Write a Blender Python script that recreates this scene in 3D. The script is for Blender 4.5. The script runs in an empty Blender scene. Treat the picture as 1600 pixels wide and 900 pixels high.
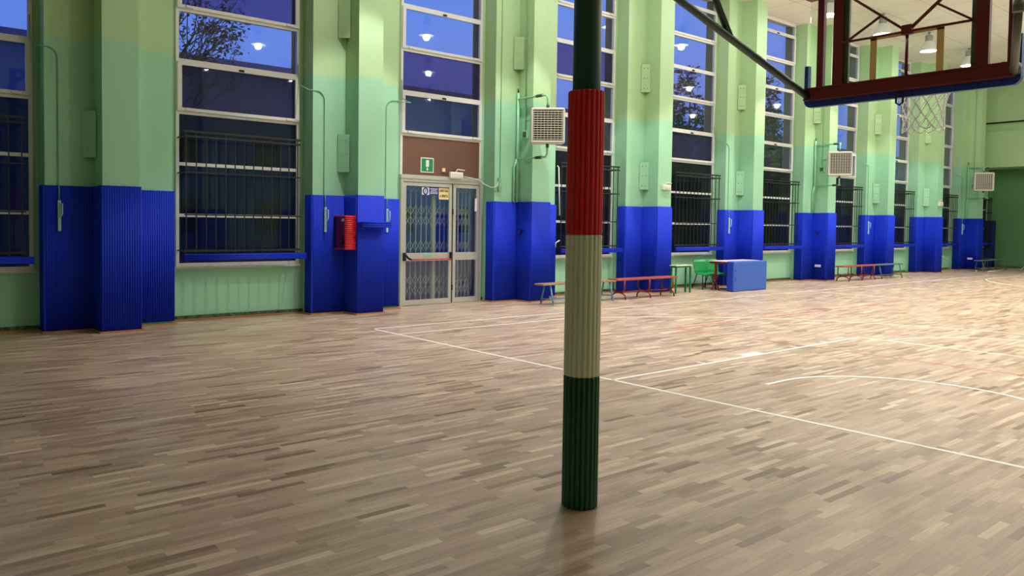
import bpy, bmesh, math, random
from mathutils import Vector, Matrix
random.seed(7)
SC = bpy.context.scene
COL = SC.collection
PI = math.pi

# ------------------------------------------------------------------ camera
YAW, PITCH, ROLL = 0.677947, 0.035535, 0.012458
cam_d = bpy.data.cameras.new('camera'); cam = bpy.data.objects.new('camera', cam_d); COL.objects.link(cam)
cam_d.sensor_width = 36; cam_d.lens = 1219.47 / 1600 * 36
cam_d.shift_x = (800 - 738.2) / 1600; cam_d.shift_y = (393.55 - 450) / 1600
cam_d.clip_end = 500
fw = Vector((math.sin(YAW) * math.cos(PITCH), math.cos(YAW) * math.cos(PITCH), -math.sin(PITCH)))
rt = Vector((math.cos(YAW), -math.sin(YAW), 0)); up = rt.cross(fw)
r2 = math.cos(ROLL) * rt + math.sin(ROLL) * up; u2 = -math.sin(ROLL) * rt + math.cos(ROLL) * up
M = Matrix((r2, u2, -fw)).transposed().to_4x4(); M.translation = (0, 0, 1.7012)
cam.matrix_world = M
SC.camera = cam

# ------------------------------------------------------------------ world (dusk sky)
def lin(r, g, b):
    f = lambda c: (c / 255 / 12.92) if c / 255 <= .04045 else ((c / 255 + .055) / 1.055) ** 2.4
    return (f(r), f(g), f(b), 1)
W = bpy.data.worlds.new('dusk_sky'); SC.world = W; W.use_nodes = True
wn = W.node_tree; wn.nodes.clear()
wo = wn.nodes.new('ShaderNodeOutputWorld'); wb = wn.nodes.new('ShaderNodeBackground')
tc = wn.nodes.new('ShaderNodeTexCoord'); sep = wn.nodes.new('ShaderNodeSeparateXYZ'); rp = wn.nodes.new('ShaderNodeValToRGB')
wn.links.new(tc.outputs['Generated'], sep.inputs[0]); wn.links.new(sep.outputs['Z'], rp.inputs[0])
e = rp.color_ramp.elements
e[0].position = 0.0; e[0].color = lin(60, 66, 110)
e[1].position = .7; e[1].color = lin(60, 92, 190)
a = e.new(.08); a.color = lin(84, 108, 190)
a = e.new(.25); a.color = lin(80, 118, 208)
wn.links.new(rp.outputs[0], wb.inputs[0]); wb.inputs[1].default_value = 1.25
wn.links.new(wb.outputs[0], wo.inputs[0])
SC.view_settings.view_transform = 'Standard'; SC.view_settings.look = 'None'
SC.view_settings.gamma = 1; SC.view_settings.use_curve_mapping = False
SC.view_settings.exposure = 0.12
LAMP_W = 560.0       # main down beam of every high bay lamp
SPILL_W = 80.0        # wide spill of every lamp
LAMP_COL = (1.0, .965, .925)

# ------------------------------------------------------------------ measures of the hall
X0, P = 4.168, 4.3616                 # right edge of the first pillar, bay length
D, WY, CD = 12.98, 13.36, 12.51       # pillar face, window plane, column front
CEIL = 8.25
PT = 4.38                             # where the two paints meet
FARX, BEAMX = 41.6, 40.1
XB, YC, YS = 6.59, 3.26, 10.70
def xr(k): return X0 + k * P

# ------------------------------------------------------------------ materials
def nodes(m): return m.node_tree.nodes, m.node_tree.links
def mat(name, rgb, rough=.5, metal=0, noise=.06, scale=8, coat=0, emit=None, es=0, bump=0, spec=.5):
    m = bpy.data.materials.new(name); m.use_nodes = True
    n, l = nodes(m); b = n['Principled BSDF']
    c = lin(*rgb)
    b.inputs['Roughness'].default_value = rough; b.inputs['Metallic'].default_value = metal
    b.inputs['Coat Weight'].default_value = coat; b.inputs['Specular IOR Level'].default_value = spec
    t = n.new('ShaderNodeTexCoord'); nz = n.new('ShaderNodeTexNoise'); nz.inputs['Scale'].default_value = scale
    nz.inputs['Detail'].default_value = 3
    l.new(t.outputs['Object'], nz.inputs['Vector'])
    mx = n.new('ShaderNodeMix'); mx.data_type = 'RGBA'
    mx.inputs[6].default_value = tuple(v * (1 - noise) for v in c[:3]) + (1,)
    mx.inputs[7].default_value = tuple(min(1, v * (1 + noise)) for v in c[:3]) + (1,)
    l.new(nz.outputs[0], mx.inputs[0]); l.new(mx.outputs[2], b.inputs['Base Color'])
    if bump:
        bp = n.new('ShaderNodeBump'); bp.inputs['Strength'].default_value = bump; bp.inputs['Distance'].default_value = .01
        l.new(nz.outputs[0], bp.inputs['Height']); l.new(bp.outputs[0], b.inputs['Normal'])
    if emit:
        b.inputs['Emission Color'].default_value = lin(*emit); b.inputs['Emission Strength'].default_value = es
    return m

def wall_paint():
    m = bpy.data.materials.new('two_tone_green_paint'); m.use_nodes = True
    n, l = nodes(m); b = n['Principled BSDF']; b.inputs['Roughness'].default_value = .55
    t = n.new('ShaderNodeTexCoord'); s = n.new('ShaderNodeSeparateXYZ'); l.new(t.outputs['Object'], s.inputs[0])
    g = n.new('ShaderNodeMath'); g.operation = 'GREATER_THAN'; g.inputs[1].default_value = PT; l.new(s.outputs['Z'], g.inputs[0])
    mx = n.new('ShaderNodeMix'); mx.data_type = 'RGBA'
    mx.inputs[6].default_value = lin(154, 208, 174); mx.inputs[7].default_value = lin(173, 207, 158)
    l.new(g.outputs[0], mx.inputs[0])
    nz = n.new('ShaderNodeTexNoise'); nz.inputs['Scale'].default_value = 1.3; nz.inputs['Detail'].default_value = 5
    l.new(t.outputs['Object'], nz.inputs['Vector'])
    r = n.new('ShaderNodeMapRange'); r.inputs[3].default_value = .93; r.inputs[4].default_value = 1.05; l.new(nz.outputs[0], r.inputs[0])
    h = n.new('ShaderNodeVectorMath'); h.operation = 'SCALE'; l.new(mx.outputs[2], h.inputs[0]); l.new(r.outputs[0], h.inputs['Scale'])
    l.new(h.outputs[0], b.inputs['Base Color'])
    bp = n.new('ShaderNodeBump'); bp.inputs['Strength'].default_value = .15; bp.inputs['Distance'].default_value = .02
    l.new(nz.outputs[0], bp.inputs['Height']); l.new(bp.outputs[0], b.inputs['Normal'])
    return m

def parquet():
    m = bpy.data.materials.new('oak_strip_parquet'); m.use_nodes = True
    n, l = nodes(m); b = n['Principled BSDF']
    def math_(op, a, bb=None, c=None):
        q = n.new('ShaderNodeMath'); q.operation = op
        for i, v in enumerate((a, bb, c)):
            if v is None: continue
            if isinstance(v, (int, float)): q.inputs[i].default_value = v
            else: l.new(v, q.inputs[i])
        return q.outputs[0]
    t = n.new('ShaderNodeTexCoord'); s = n.new('ShaderNodeSeparateXYZ'); l.new(t.outputs['Object'], s.inputs[0])
    x, y = s.outputs['X'], s.outputs['Y']
    RW, RL = .054, .42
    row = math_('FLOOR', math_('DIVIDE', y, RW))
    w1 = n.new('ShaderNodeTexWhiteNoise'); w1.noise_dimensions = '1D'; l.new(row, w1.inputs['W'])
    lenf = math_('MULTIPLY_ADD', w1.outputs['Value'], .16, RL - .08)
    xs = math_('DIVIDE', math_('ADD', x, math_('MULTIPLY', w1.outputs['Value'], 37.7)), lenf)
    col = math_('FLOOR', xs)
    cv = n.new('ShaderNodeCombineXYZ'); l.new(col, cv.inputs[0]); l.new(row, cv.inputs[1])
    w2 = n.new('ShaderNodeTexWhiteNoise'); w2.noise_dimensions = '2D'; l.new(cv.outputs[0], w2.inputs['Vector'])
    rp = n.new('ShaderNodeValToRGB'); el = rp.color_ramp.elements
    el[0].position = 0; el[0].color = lin(128, 102, 76)
    el[1].position = 1; el[1].color = lin(216, 197, 170)
    for p_, c_ in ((.04, (158, 132, 109)), (.25, (176, 151, 128)), (.6, (186, 163, 140)), (.9, (198, 176, 152))):
        q = el.new(p_); q.color = lin(*c_)
    l.new(w2.outputs['Value'], rp.inputs[0])
    # grain, shifted for every strip
    gv = n.new('ShaderNodeCombineXYZ'); l.new(math_('MULTIPLY', x, 3.0), gv.inputs[0]); l.new(math_('MULTIPLY', y, 60.0), gv.inputs[1])
    l.new(math_('MULTIPLY', w2.outputs['Value'], 91.0), gv.inputs[2])
    gz = n.new('ShaderNodeTexNoise'); gz.inputs['Scale'].default_value = 1.0; gz.inputs['Detail'].default_value = 4; gz.inputs['Distortion'].default_value = .7
    l.new(gv.outputs[0], gz.inputs['Vector'])
    gr = n.new('ShaderNodeMapRange'); gr.inputs[1].default_value = .3; gr.inputs[2].default_value = .75
    gr.inputs[3].default_value = .80; gr.inputs[4].default_value = 1.10; l.new(gz.outputs[0], gr.inputs[0])
    bz = n.new('ShaderNodeTexNoise'); bz.inputs['Scale'].default_value = .5; bz.inputs['Detail'].default_value = 2
    l.new(t.outputs['Object'], bz.inputs['Vector'])
    br = n.new('ShaderNodeMapRange'); br.inputs[3].default_value = .93; br.inputs[4].default_value = 1.07; l.new(bz.outputs[0], br.inputs[0])
    # joints
    fy = math_('FRACT', math_('DIVIDE', y, RW)); fx = math_('FRACT', xs)
    jy = math_('LESS_THAN', fy, .022); jx = math_('LESS_THAN', fx, .005)
    j = math_('MAXIMUM', jy, jx); jm = math_('MULTIPLY_ADD', j, -.3, 1.0)
    k = math_('MULTIPLY', math_('MULTIPLY', gr.outputs[0], br.outputs[0]), jm)
    h = n.new('ShaderNodeVectorMath'); h.operation = 'SCALE'; l.new(rp.outputs[0], h.inputs[0]); l.new(k, h.inputs['Scale'])
    l.new(h.outputs[0], b.inputs['Base Color'])
    rr = math_('MULTIPLY_ADD', w2.outputs['Value'], .1, .32)
    l.new(rr, b.inputs['Roughness'])
    b.inputs['Specular IOR Level'].default_value = .45
    bp = n.new('ShaderNodeBump'); bp.inputs['Strength'].default_value = .12; bp.inputs['Distance'].default_value = .002
    l.new(gz.outputs[0], bp.inputs['Height']); l.new(bp.outputs[0], b.inputs['Normal'])
    return m

def ceiling_tiles():
    m = bpy.data.materials.new('beige_ceiling_panels'); m.use_nodes = True
    n, l = nodes(m); b = n['Principled BSDF']; b.inputs['Roughness'].default_value = .85
    t = n.new('ShaderNodeTexCoord'); br = n.new('ShaderNodeTexBrick'); l.new(t.outputs['Object'], br.inputs['Vector'])
    br.offset = 0; br.inputs['Scale'].default_value = 1
    br.inputs['Brick Width'].default_value = 1.2; br.inputs['Row Height'].default_value = 1.2
    br.inputs['Mortar Size'].default_value = .012; br.inputs['Bias'].default_value = 0
    br.inputs['Color1'].default_value = lin(246, 240, 231); br.inputs['Color2'].default_value = lin(242, 235, 225)
    br.inputs['Mortar'].default_value = lin(206, 194, 180)
    l.new(br.outputs['Color'], b.inputs['Base Color'])
    return m

def terrazzo():
    m = bpy.data.materials.new('green_black_marble_skirting'); m.use_nodes = True
    n, l = nodes(m); b = n['Principled BSDF']; b.inputs['Roughness'].default_value = .3
    t = n.new('ShaderNodeTexCoord'); v = n.new('ShaderNodeTexVoronoi'); v.inputs['Scale'].default_value = 22
    l.new(t.outputs['Object'], v.inputs['Vector'])
    r = n.new('ShaderNodeValToRGB'); r.color_ramp.elements[0].color = lin(22, 36, 30); r.color_ramp.elements[1].color = lin(98, 122, 98)
    l.new(v.outputs['Color'], r.inputs[0]); l.new(r.outputs[0], b.inputs['Base Color'])
    return m

def glass(name, tint, ior=1.5, haze=0.0, hazec=(60, 60, 110)):
    m = bpy.data.materials.new(name); m.use_nodes = True
    n, l = nodes(m); n.remove(n['Principled BSDF']); o = n['Material Output']
    tr = n.new('ShaderNodeBsdfTransparent'); tr.inputs[0].default_value = tuple(tint) + (1,)
    gl = n.new('ShaderNodeBsdfGlossy'); gl.inputs['Roughness'].default_value = .02
    fr = n.new('ShaderNodeFresnel'); ge = n.new('ShaderNodeNewGeometry'); mr = n.new('ShaderNodeMapRange')
    mr.inputs[3].default_value = ior; mr.inputs[4].default_value = 1 / ior      # same thin-pane reflectance from both sides
    l.new(ge.outputs['Backfacing'], mr.inputs[0]); l.new(mr.outputs[0], fr.inputs[0])
    mx = n.new('ShaderNodeMixShader'); l.new(fr.outputs[0], mx.inputs[0]); l.new(tr.outputs[0], mx.inputs[1]); l.new(gl.outputs[0], mx.inputs[2])
    out = mx
    if haze:
        df = n.new('ShaderNodeBsdfDiffuse'); df.inputs[0].default_value = lin(*hazec)
        m2 = n.new('ShaderNodeMixShader'); m2.inputs[0].default_value = haze
        l.new(mx.outputs[0], m2.inputs[1]); l.new(df.outputs[0], m2.inputs[2]); out = m2
    l.new(out.outputs[0], o.inputs[0])
    return m

def leaf_mat(name, rgb):
    return mat(name, rgb, .8, noise=.3, scale=3)

MT = dict(
    wall=wall_paint(), floor=parquet(), ceil=ceiling_tiles(), marble=terrazzo(),
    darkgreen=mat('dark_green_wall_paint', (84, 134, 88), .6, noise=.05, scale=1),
    outer=mat('brown_grey_outer_plaster', (112, 104, 92), .9, bump=.2),
    trimwood=mat('oak_quarter_round', (180, 124, 80), .45),
    pad=mat('blue_ribbed_vinyl', (14, 48, 196), .6, noise=.05, spec=.2),
    padnavy=mat('navy_vinyl', (14, 26, 92), .5),
    frame=mat('off_white_painted_steel', (212, 212, 208), .45, noise=.05, scale=20),
    alu=mat('brushed_aluminium', (186, 184, 176), .38, metal=.35, noise=.04),
    glass=glass('window_glass', (.97, .98, .98)),
    glassp=glass('violet_reflection_window_glass', (.60, .54, .70), haze=.22, hazec=(70, 66, 112)),  # violet tint and haze paint in the reflections of tilted sash panes
    glassd=glass('smoky_wired_glass', (.34, .40, .42), ior=1.36, haze=.08, hazec=(76, 84, 92)),
    board=glass('clear_backboard_glass', (.93, .96, .94)),
    galv=mat('galvanised_gate_steel', (140, 148, 140), .45, metal=.1),
    black=mat('black_painted_iron', (14, 16, 20), .5),
    brown=mat('brown_laminate', (104, 70, 56), .5, noise=.12, scale=3),
    white=mat('white_plastic', (228, 228, 224), .4),
    cream=mat('cream_enamel', (214, 212, 198), .35),
    wirec=mat('pale_green_cable', (124, 176, 138), .5),
    pipe=mat('mint_painted_pipe', (142, 206, 164), .4),
    pipeu=mat('dark_grey_joint', (70, 80, 74), .5),
    handle=mat('pale_mint_handle', (170, 214, 206), .4),
    plate=mat('mint_painted_plate', (150, 204, 170), .5), plateup=mat('lime_painted_plate', (170, 203, 154), .5),
    polegreen=mat('dark_green_pole_paint', (20, 52, 42), .38),
    pred=mat('red_ribbed_vinyl', (214, 16, 34), .45), pwhite=mat('ivory_ribbed_vinyl', (226, 222, 200), .5), pgreen=mat('green_ribbed_vinyl', (0, 74, 46), .45),
    maroon=mat('maroon_painted_steel', (112, 14, 22), .4),
    tube=mat('grey_green_steel_tube', (96, 98, 88), .4, metal=.3),
    alubar=mat('grey_green_aluminium_channel', (84, 94, 80), .4, metal=.4),
    bpad=mat('royal_blue_board_padding', (22, 60, 150), .45),
    tape=mat('ochre_backed_white_tape', (196, 172, 130), .6),
    orange=mat('orange_rim_paint', (220, 84, 30), .4),
    net=mat('white_nylon_cord', (226, 228, 220), .7),
    line=mat('white_court_paint', (236, 236, 230), .35, noise=.03), rline=mat('faded_red_court_paint', (196, 120, 96), .4, noise=.1),
    red=mat('red_ribbed_box_padding', (206, 26, 34), .4), darkred=mat('dark_red_front', (120, 14, 20), .4),
    grille=mat('dark_heater_interior', (34, 34, 32), .6),
    green=mat('exit_sign_green', (0, 128, 84), .4), yellow=mat('yellow_sticker', (232, 214, 150), .5), blue=mat('deep_blue_sticker', (28, 52, 140), .5),
    ink=mat('black_ink', (18, 18, 16), .6), redbar=mat('red_panic_bar', (206, 60, 66), .35), palegreen=mat('pale_green_label', (140, 190, 165), .5),
    bwood=mat('varnished_bench_wood', (150, 118, 84), .45, noise=.2, scale=5), bluel=mat('light_blue_steel_leg', (96, 150, 186), .4), redl=mat('red_brown_steel_leg', (126, 28, 30), .4),
    redtop=mat('reddish_bench_wood', (160, 72, 56), .45, noise=.15), greyl=mat('grey_green_steel_leg', (86, 112, 104), .45),
    tgreen=mat('green_steel_table_leg', (0, 120, 58), .4), ttop=mat('pale_green_laminate', (206, 222, 190), .4), tpink=mat('pinkish_laminate', (214, 198, 206), .4),
    chair=mat('green_moulded_plastic', (10, 140, 66), .35), chairleg=mat('black_chair_leg', (20, 40, 44), .45),
    mattress=mat('worn_blue_mat_cover', (56, 98, 190), .5, noise=.12, scale=6), mside=mat('deep_blue_mat_side', (34, 64, 190), .5),
    lampgrey=mat('grey_lamp_housing', (150, 150, 146), .5), lampglass=mat('white_frosted_reflector', (206, 206, 202), .35, emit=(255, 246, 230), es=.08),
    bulb=mat('glowing_lamp_mouth', (255, 255, 255), .5, emit=(255, 244, 226), es=7),
    trunk=mat('dark_bark', (28, 24, 26), .9), leaf=leaf_mat('dark_dusk_leaves', (26, 36, 30)), leaf2=leaf_mat('dark_evergreen_leaves', (34, 50, 40)),
    ground=mat('dark_yard_ground', (60, 62, 66), .95), bld=mat('dark_slate_render', (86, 96, 142), .9),
)

# ------------------------------------------------------------------ mesh helpers
def translucent(m, f):
    n, l = nodes(m); b = n['Principled BSDF']; o = n['Material Output']; t = n.new('ShaderNodeBsdfTranslucent'); x = n.new('ShaderNodeMixShader'); x.inputs[0].default_value = f
    l.new(b.inputs['Base Color'].links[0].from_socket, t.inputs[0]); l.new(b.outputs[0], x.inputs[1]); l.new(t.outputs[0], x.inputs[2]); l.new(x.outputs[0], o.inputs[0])
translucent(MT['tape'], .6)
ORG = {}
class MB:
    def __init__(s): s.bm = bmesh.new(); s.mats = []
    def box(s, x0, x1, y0, y1, z0, z1, mi=0, rot=None, piv=None):
        v = [s.bm.verts.new((x, y, z)) for x in (x0, x1) for y in (y0, y1) for z in (z0, z1)]
        if rot is not None:
            pv = Vector(piv) if piv is not None else Vector(((x0 + x1) / 2, (y0 + y1) / 2, (z0 + z1) / 2))
            for q in v: q.co = rot @ (q.co - pv) + pv
        for f in ((0, 1, 3, 2), (4, 6, 7, 5), (0, 4, 5, 1), (2, 3, 7, 6), (0, 2, 6, 4), (1, 5, 7, 3)):
            fc = s.bm.faces.new([v[i] for i in f]); fc.material_index = mi
        return s
    def rbox(s, x0, x1, y0, y1, z0, z1, b=.01, seg=2):
        t = bmesh.new(); r = bmesh.ops.create_cube(t, size=1)
        for v in t.verts: v.co = Vector(((x0 + x1) / 2 + v.co.x * (x1 - x0), (y0 + y1) / 2 + v.co.y * (y1 - y0), (z0 + z1) / 2 + v.co.z * (z1 - z0)))
        bmesh.ops.bevel(t, geom=list(t.edges), offset=b, segments=seg, profile=.5, affect='EDGES')
        s.merge(t); return s
    def merge(s, t, mtx=None):
        me = bpy.data.meshes.new('t'); t.to_mesh(me); t.free()
        if mtx is not None: me.transform(mtx)
        s.bm.from_mesh(me); bpy.data.meshes.remove(me)
    def tube(s, pts, r, seg=8, closed=False, r2=None):
        pts = [Vector(p) for p in pts]; n = len(pts); rings = []
        pn = None
        for i, p in enumerate(pts):
            a = pts[i - 1] if (i or closed) else p; b = pts[(i + 1) % n] if (i < n - 1 or closed) else p
            d = (b - a).normalized()
            if pn is None:
                ref = Vector((0, 0, 1)) if abs(d.z) < .9 else Vector((1, 0, 0)); u = d.cross(ref).normalized()
            else:
                u = (pn - d * pn.dot(d)); u = u.normalized() if u.length > 1e-6 else d.orthogonal().normalized()
            pn = u; w = d.cross(u)
            rr = r if r2 is None else r + (r2 - r) * i / (n - 1)
            rings.append([s.bm.verts.new(p + (u * math.cos(t) + w * math.sin(t)) * rr) for t in [2 * PI * k / seg for k in range(seg)]])
        for i in range(n if closed else n - 1):
            a, b = rings[i], rings[(i + 1) % n]
            for k in range(seg):
                f = s.bm.faces.new((a[k], a[(k + 1) % seg], b[(k + 1) % seg], b[k])); f.smooth = seg > 5
        if not closed:
            s.bm.faces.new(rings[0][::-1]); s.bm.faces.new(rings[-1])
        return s
    def bar(s, a, b, w, h, upv=(0, 0, 1)):
        a, b = Vector(a), Vector(b); d = (b - a).normalized(); u = Vector(upv); u = (u - d * u.dot(d)).normalized(); v = d.cross(u)
        q = [s.bm.verts.new(p + v * (i * w / 2) + u * (j * h / 2)) for p in (a, b) for i, j in ((-1, -1), (1, -1), (1, 1), (-1, 1))]
        for f in ((3, 2, 1, 0), (4, 5, 6, 7), (0, 1, 5, 4), (1, 2, 6, 5), (2, 3, 7, 6), (3, 0, 4, 7)): s.bm.faces.new([q[i] for i in f])
        return s
    def poly(s, pts):
        f = s.bm.faces.new([s.bm.verts.new(p) for p in pts]); return f
    def lathe(s, prof, c=(0, 0), seg=24, cap=True):
        rings = [[s.bm.verts.new((c[0] + r * math.cos(2 * PI * k / seg), c[1] + r * math.sin(2 * PI * k / seg), z)) for k in range(seg)] for r, z in prof]
        for a, b in zip(rings, rings[1:]):
            for k in range(seg):
                f = s.bm.faces.new((a[k], a[(k + 1) % seg], b[(k + 1) % seg], b[k])); f.smooth = True
        if cap: s.bm.faces.new(rings[0][::-1]); s.bm.faces.new(rings[-1])
        return s
    def ribs(s, a, b, nrm, z0, z1, t=.028, dep=.011, pitch=.036, sub=4):
        a, b, nrm = Vector((a[0], a[1], 0)), Vector((b[0], b[1], 0)), Vector((nrm[0], nrm[1], 0))
        L = (b - a).length; d = (b - a) / L; N = max(1, round(L / pitch)); pr = []
        for i in range(N):
            for j in range(sub): pr.append((L * (i + j / sub) / N, t + dep * math.sin(PI * j / sub)))
        pr.append((L, t))
        F = [(a + d * q + nrm * h) for q, h in pr]; B = [(a + d * q) for q, h in pr]
        V = [[s.bm.verts.new((p.x, p.y, z)) for p in row] for row, z in ((F, z0), (F, z1), (B, z1), (B, z0))]
        for i in range(len(F) - 1):
            for k in range(4):
                f = s.bm.faces.new((V[k][i], V[k][i + 1], V[(k + 1) % 4][i + 1], V[(k + 1) % 4][i])); f.smooth = (k == 0)
        s.bm.faces.new([V[k][0] for k in range(4)]); s.bm.faces.new([V[k][-1] for k in range(4)][::-1])
        for e_ in s.bm.edges:
            pass
        return s
    def build(s, name, m, parent=None, loc=None, smooth=None):
        bmesh.ops.recalc_face_normals(s.bm, faces=s.bm.faces[:])
        me = bpy.data.meshes.new(name)
        if parent is not None:
            o_ = ORG[parent.name]
        elif loc is not None: o_ = Vector(loc)
        else: o_ = Vector((0, 0, 0))
        bmesh.ops.translate(s.bm, verts=s.bm.verts[:], vec=-o_)
        s.bm.to_mesh(me); s.bm.free()
        for q in (m if isinstance(m, (list, tuple)) else [m]): me.materials.append(q)
        ob = bpy.data.objects.new(name, me); COL.objects.link(ob)
        ORG[ob.name] = Vector(o_)
        if parent is not None: ob.parent = parent
        else: ob.location = o_
        return ob
def thing(name, label, cat, loc=(0, 0, 0), group=None):
    o = bpy.data.objects.new(name, None); COL.objects.link(o); o.location = loc; o.empty_display_size = .1
    ORG[o.name] = Vector(loc); return tag(o, label, cat, group)
def tag(o, label, cat, group=None):
    o['label'] = label; o['category'] = cat
    if group: o['group'] = group
    return o
def struct(o): o['kind'] = 'structure'; return o
def sempty(name, loc=(0, 0, 0)):
    o = bpy.data.objects.new(name, None); COL.objects.link(o); o.location = loc; ORG[o.name] = Vector(loc); return struct(o)
def dup(root, loc, label=None, rotz=None):
    r = root.copy(); COL.objects.link(r); r.location = loc; ORG[r.name] = Vector(loc)
    if rotz is not None: r.rotation_euler.z = rotz
    if label: r['label'] = label
    for ch in list(root.children):
        c = ch.copy(); COL.objects.link(c); c.parent = r
        for g_ in list(ch.children):
            d_ = g_.copy(); COL.objects.link(d_); d_.parent = c
    return r
def text_mesh(body, size, cx, y, cz, m, parent, name='lettering', bold=.0, sx=1.0):
    cu = bpy.data.curves.new('t', 'FONT'); cu.body = body; cu.size = size; cu.align_x = 'CENTER'; cu.align_y = 'CENTER'; cu.offset = bold; cu.extrude = .0008
    to = bpy.data.objects.new('t', cu); COL.objects.link(to); bpy.context.view_layer.update()
    me = bpy.data.meshes.new_from_object(to.evaluated_get(bpy.context.evaluated_depsgraph_get())); me.name = name
    bpy.data.objects.remove(to); bpy.data.curves.remove(cu)
    me.transform(Matrix.Diagonal((sx, 1, 1, 1))); me.transform(Matrix.Rotation(PI / 2, 4, 'X'))
    me.transform(Matrix.Translation(Vector((cx, y, cz)) - ORG[parent.name]))
    me.materials.clear(); me.materials.append(m)
    o = bpy.data.objects.new(name, me); COL.objects.link(o); o.parent = parent; ORG[o.name] = ORG[parent.name]; return o

# ================================================================== STRUCTURE
fl = struct(MB().box(-7.4, 43, -6.8, 13.36, -.1, 0).build('floor', MT['floor']))
struct(MB().box(-7.4, 43, -6.8, 13.68, CEIL, CEIL + .15).build('ceiling', MT['ceil']))

ZR = [.95, 1.79, 2.655, 3.53, 4.37, 5.24, 6.11, 6.98, 7.85, 8.22]
wb_ = MB()
for k in range(-3, 9):                       # pillars
    r = xr(k)
    wb_.box(r - 1.85, r, D, WY + .32, 0, CEIL)
    wb_.box(r - 1.17, r - .65, CD, D, 0, CEIL)
for k in range(-1, 9):                       # bays
    a, b = xr(k), xr(k) + P - 1.85
    if k == 8: b = FARX + .3
    l_ = a + (.29 if k == 1 else .17); r_ = a + 2.42
    wb_.box(a, l_, WY, WY + .32, 0, CEIL); wb_.box(r_, b, WY, WY + .32, 0, CEIL)
    if k != 1: wb_.box(l_, r_, WY, WY + .32, 0, .92)
    if k == 8: wb_.box(l_, r_, WY, WY + .32, 3.25, CEIL)
    # rough outer reveal
    for q0, q1 in ((l_, l_ + .004), (r_ - .004, r_)): wb_.box(q0, q1, WY + .05, WY + .31, .0, CEIL, mi=1)
wb_.box(-7.5, xr(-1), WY, WY + .32, 0, CEIL)
wall_back = struct(wb_.build('wall_back', [MT['wall'], MT['outer']]))

wf = MB()
wf.box(-7.4, 43, -6.8, -6.5, 0, CEIL)
for k in range(-1, 10): wf.box(xr(k) - 1.17, xr(k) - .65, -6.5, -6.0, 0, CEIL)
wfo = struct(wf.build('wall_front', MT['wall']))
pf = MB()
for k in range(-1, 10): pf.box(xr(k) - 1.85, xr(k), -6.49, -6.44, .02, 2.2).box(xr(k) - 1.2, xr(k) - .62, -6.44, -5.96, .02, 2.2)
pf.build('wall_padding', MT['pad'], wfo)
struct(MB().box(-7.4, -7.1, -6.5, 13.68, 0, CEIL).build('wall_left', MT['wall']))
wr = MB()
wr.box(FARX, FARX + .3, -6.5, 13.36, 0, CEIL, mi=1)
wr.box(BEAMX, FARX, -6.5, 13.36, 4.52, 6.1)
wr.box(BEAMX + .22, FARX, -6.5, 13.36, 6.1, CEIL)
wr.box(BEAMX - .012, BEAMX, -6.5, 13.30, 4.52, 5.34)
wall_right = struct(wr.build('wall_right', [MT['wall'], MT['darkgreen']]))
tag(MB().tube([(BEAMX - .02, 13.3, 6.50), (BEAMX - .02, 4, 6.50)], .035, 10).build('curtain_rail', MT['black'], loc=(BEAMX - .02, 8, 6.50)), 'long black horizontal rail high on the far end wall', 'rail')

# skirting and floor trim
bs = MB()
for k in range(-1, 9):
    a, b = xr(k), xr(k) + P - 1.85
    if k == 8: b = FARX
    if k != 1: bs.box(a, b, WY - .015, WY, 0, .085)
    else: bs.box(a, a + .29, WY - .015, WY, 0, .085).box(a + 2.42, b, WY - .015, WY, 0, .085)
bs.box(FARX - .015, FARX, -6.5, WY, 0, .085)
struct(bs.build('baseboard_back', MT['marble']))
tr = MB()
for k in range(-1, 9):
    r = xr(k); t = .05
    pts = [(r - 1.85 - t, WY), (r - 1.85 - t, D - t), (r - 1.17 - t, D - t), (r - 1.17 - t, CD - t), (r - .65 + t, CD - t), (r - .65 + t, D - t), (r + t, D - t), (r + t, WY)]
    for p, q in zip(pts, pts[1:]): tr.bar((p[0], p[1], .014), (q[0], q[1], .014), .03, .028)
    if k != 1:
        e_ = xr(k) + P - 1.85 - t if k < 8 else FARX
        tr.bar((r + t, WY - .03, .014), (e_, WY - .03, .014), .03, .028)
struct(tr.build('trim_1', MT['trimwood']))

# ------------------------------------------------------------------ court lines (painted on the floor)
def strip(pts, w, m, name='court_line', z=.0015, closed=False):
    b = MB(); n = len(pts); L, R = [], []
    for i in range(n):
        p = Vector(pts[i]); a = Vector(pts[max(0, i - 1)]); c = Vector(pts[min(n - 1, i + 1)]); d = (c - a).normalized(); q = Vector((-d.y, d.x))
        L.append(b.bm.verts.new((p.x + q.x * w / 2, p.y + q.y * w / 2, z))); R.append(b.bm.verts.new((p.x - q.x * w / 2, p.y - q.y * w / 2, z)))
    for i in range(n - 1): b.bm.faces.new((L[i], R[i], R[i + 1], L[i + 1]))
    return b.build(name, m, fl)
def arc(cx, cy, r, a0, a1, n=40): return [(cx + r * math.cos(a0 + (a1 - a0) * i / n), cy + r * math.sin(a0 + (a1 - a0) * i / n)) for i in range(n + 1)]
Lw = .05; wl = MT['line']
strip([(XB, YS + .025), (XB, -4.2)], Lw, wl); strip([(XB - .025, YS), (34.8, YS)], Lw, wl)
strip([(34.8, YS), (34.8, -4.2)], Lw, wl); strip([(XB, -4.2), (34.8, -4.2)], Lw, wl)
strip([(20.35, YS), (20.35, -4.2)], Lw, wl)
R3 = 7.03; Y3 = 6.72; a3 = math.asin(Y3 / R3); BX = XB + 1.575
strip([(XB, YC + Y3)] + arc(BX, YC, R3, a3, -a3, 80) + [(XB, YC - Y3)], Lw, wl)
BX2 = 34.8 - 1.575
strip([(34.8, YC + Y3)] + [(2 * (34.8 + XB) / 2 - x, y) for x, y in arc(BX, YC, R3, a3, -a3, 80)] + [(34.8, YC - Y3)], Lw, wl)
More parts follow.
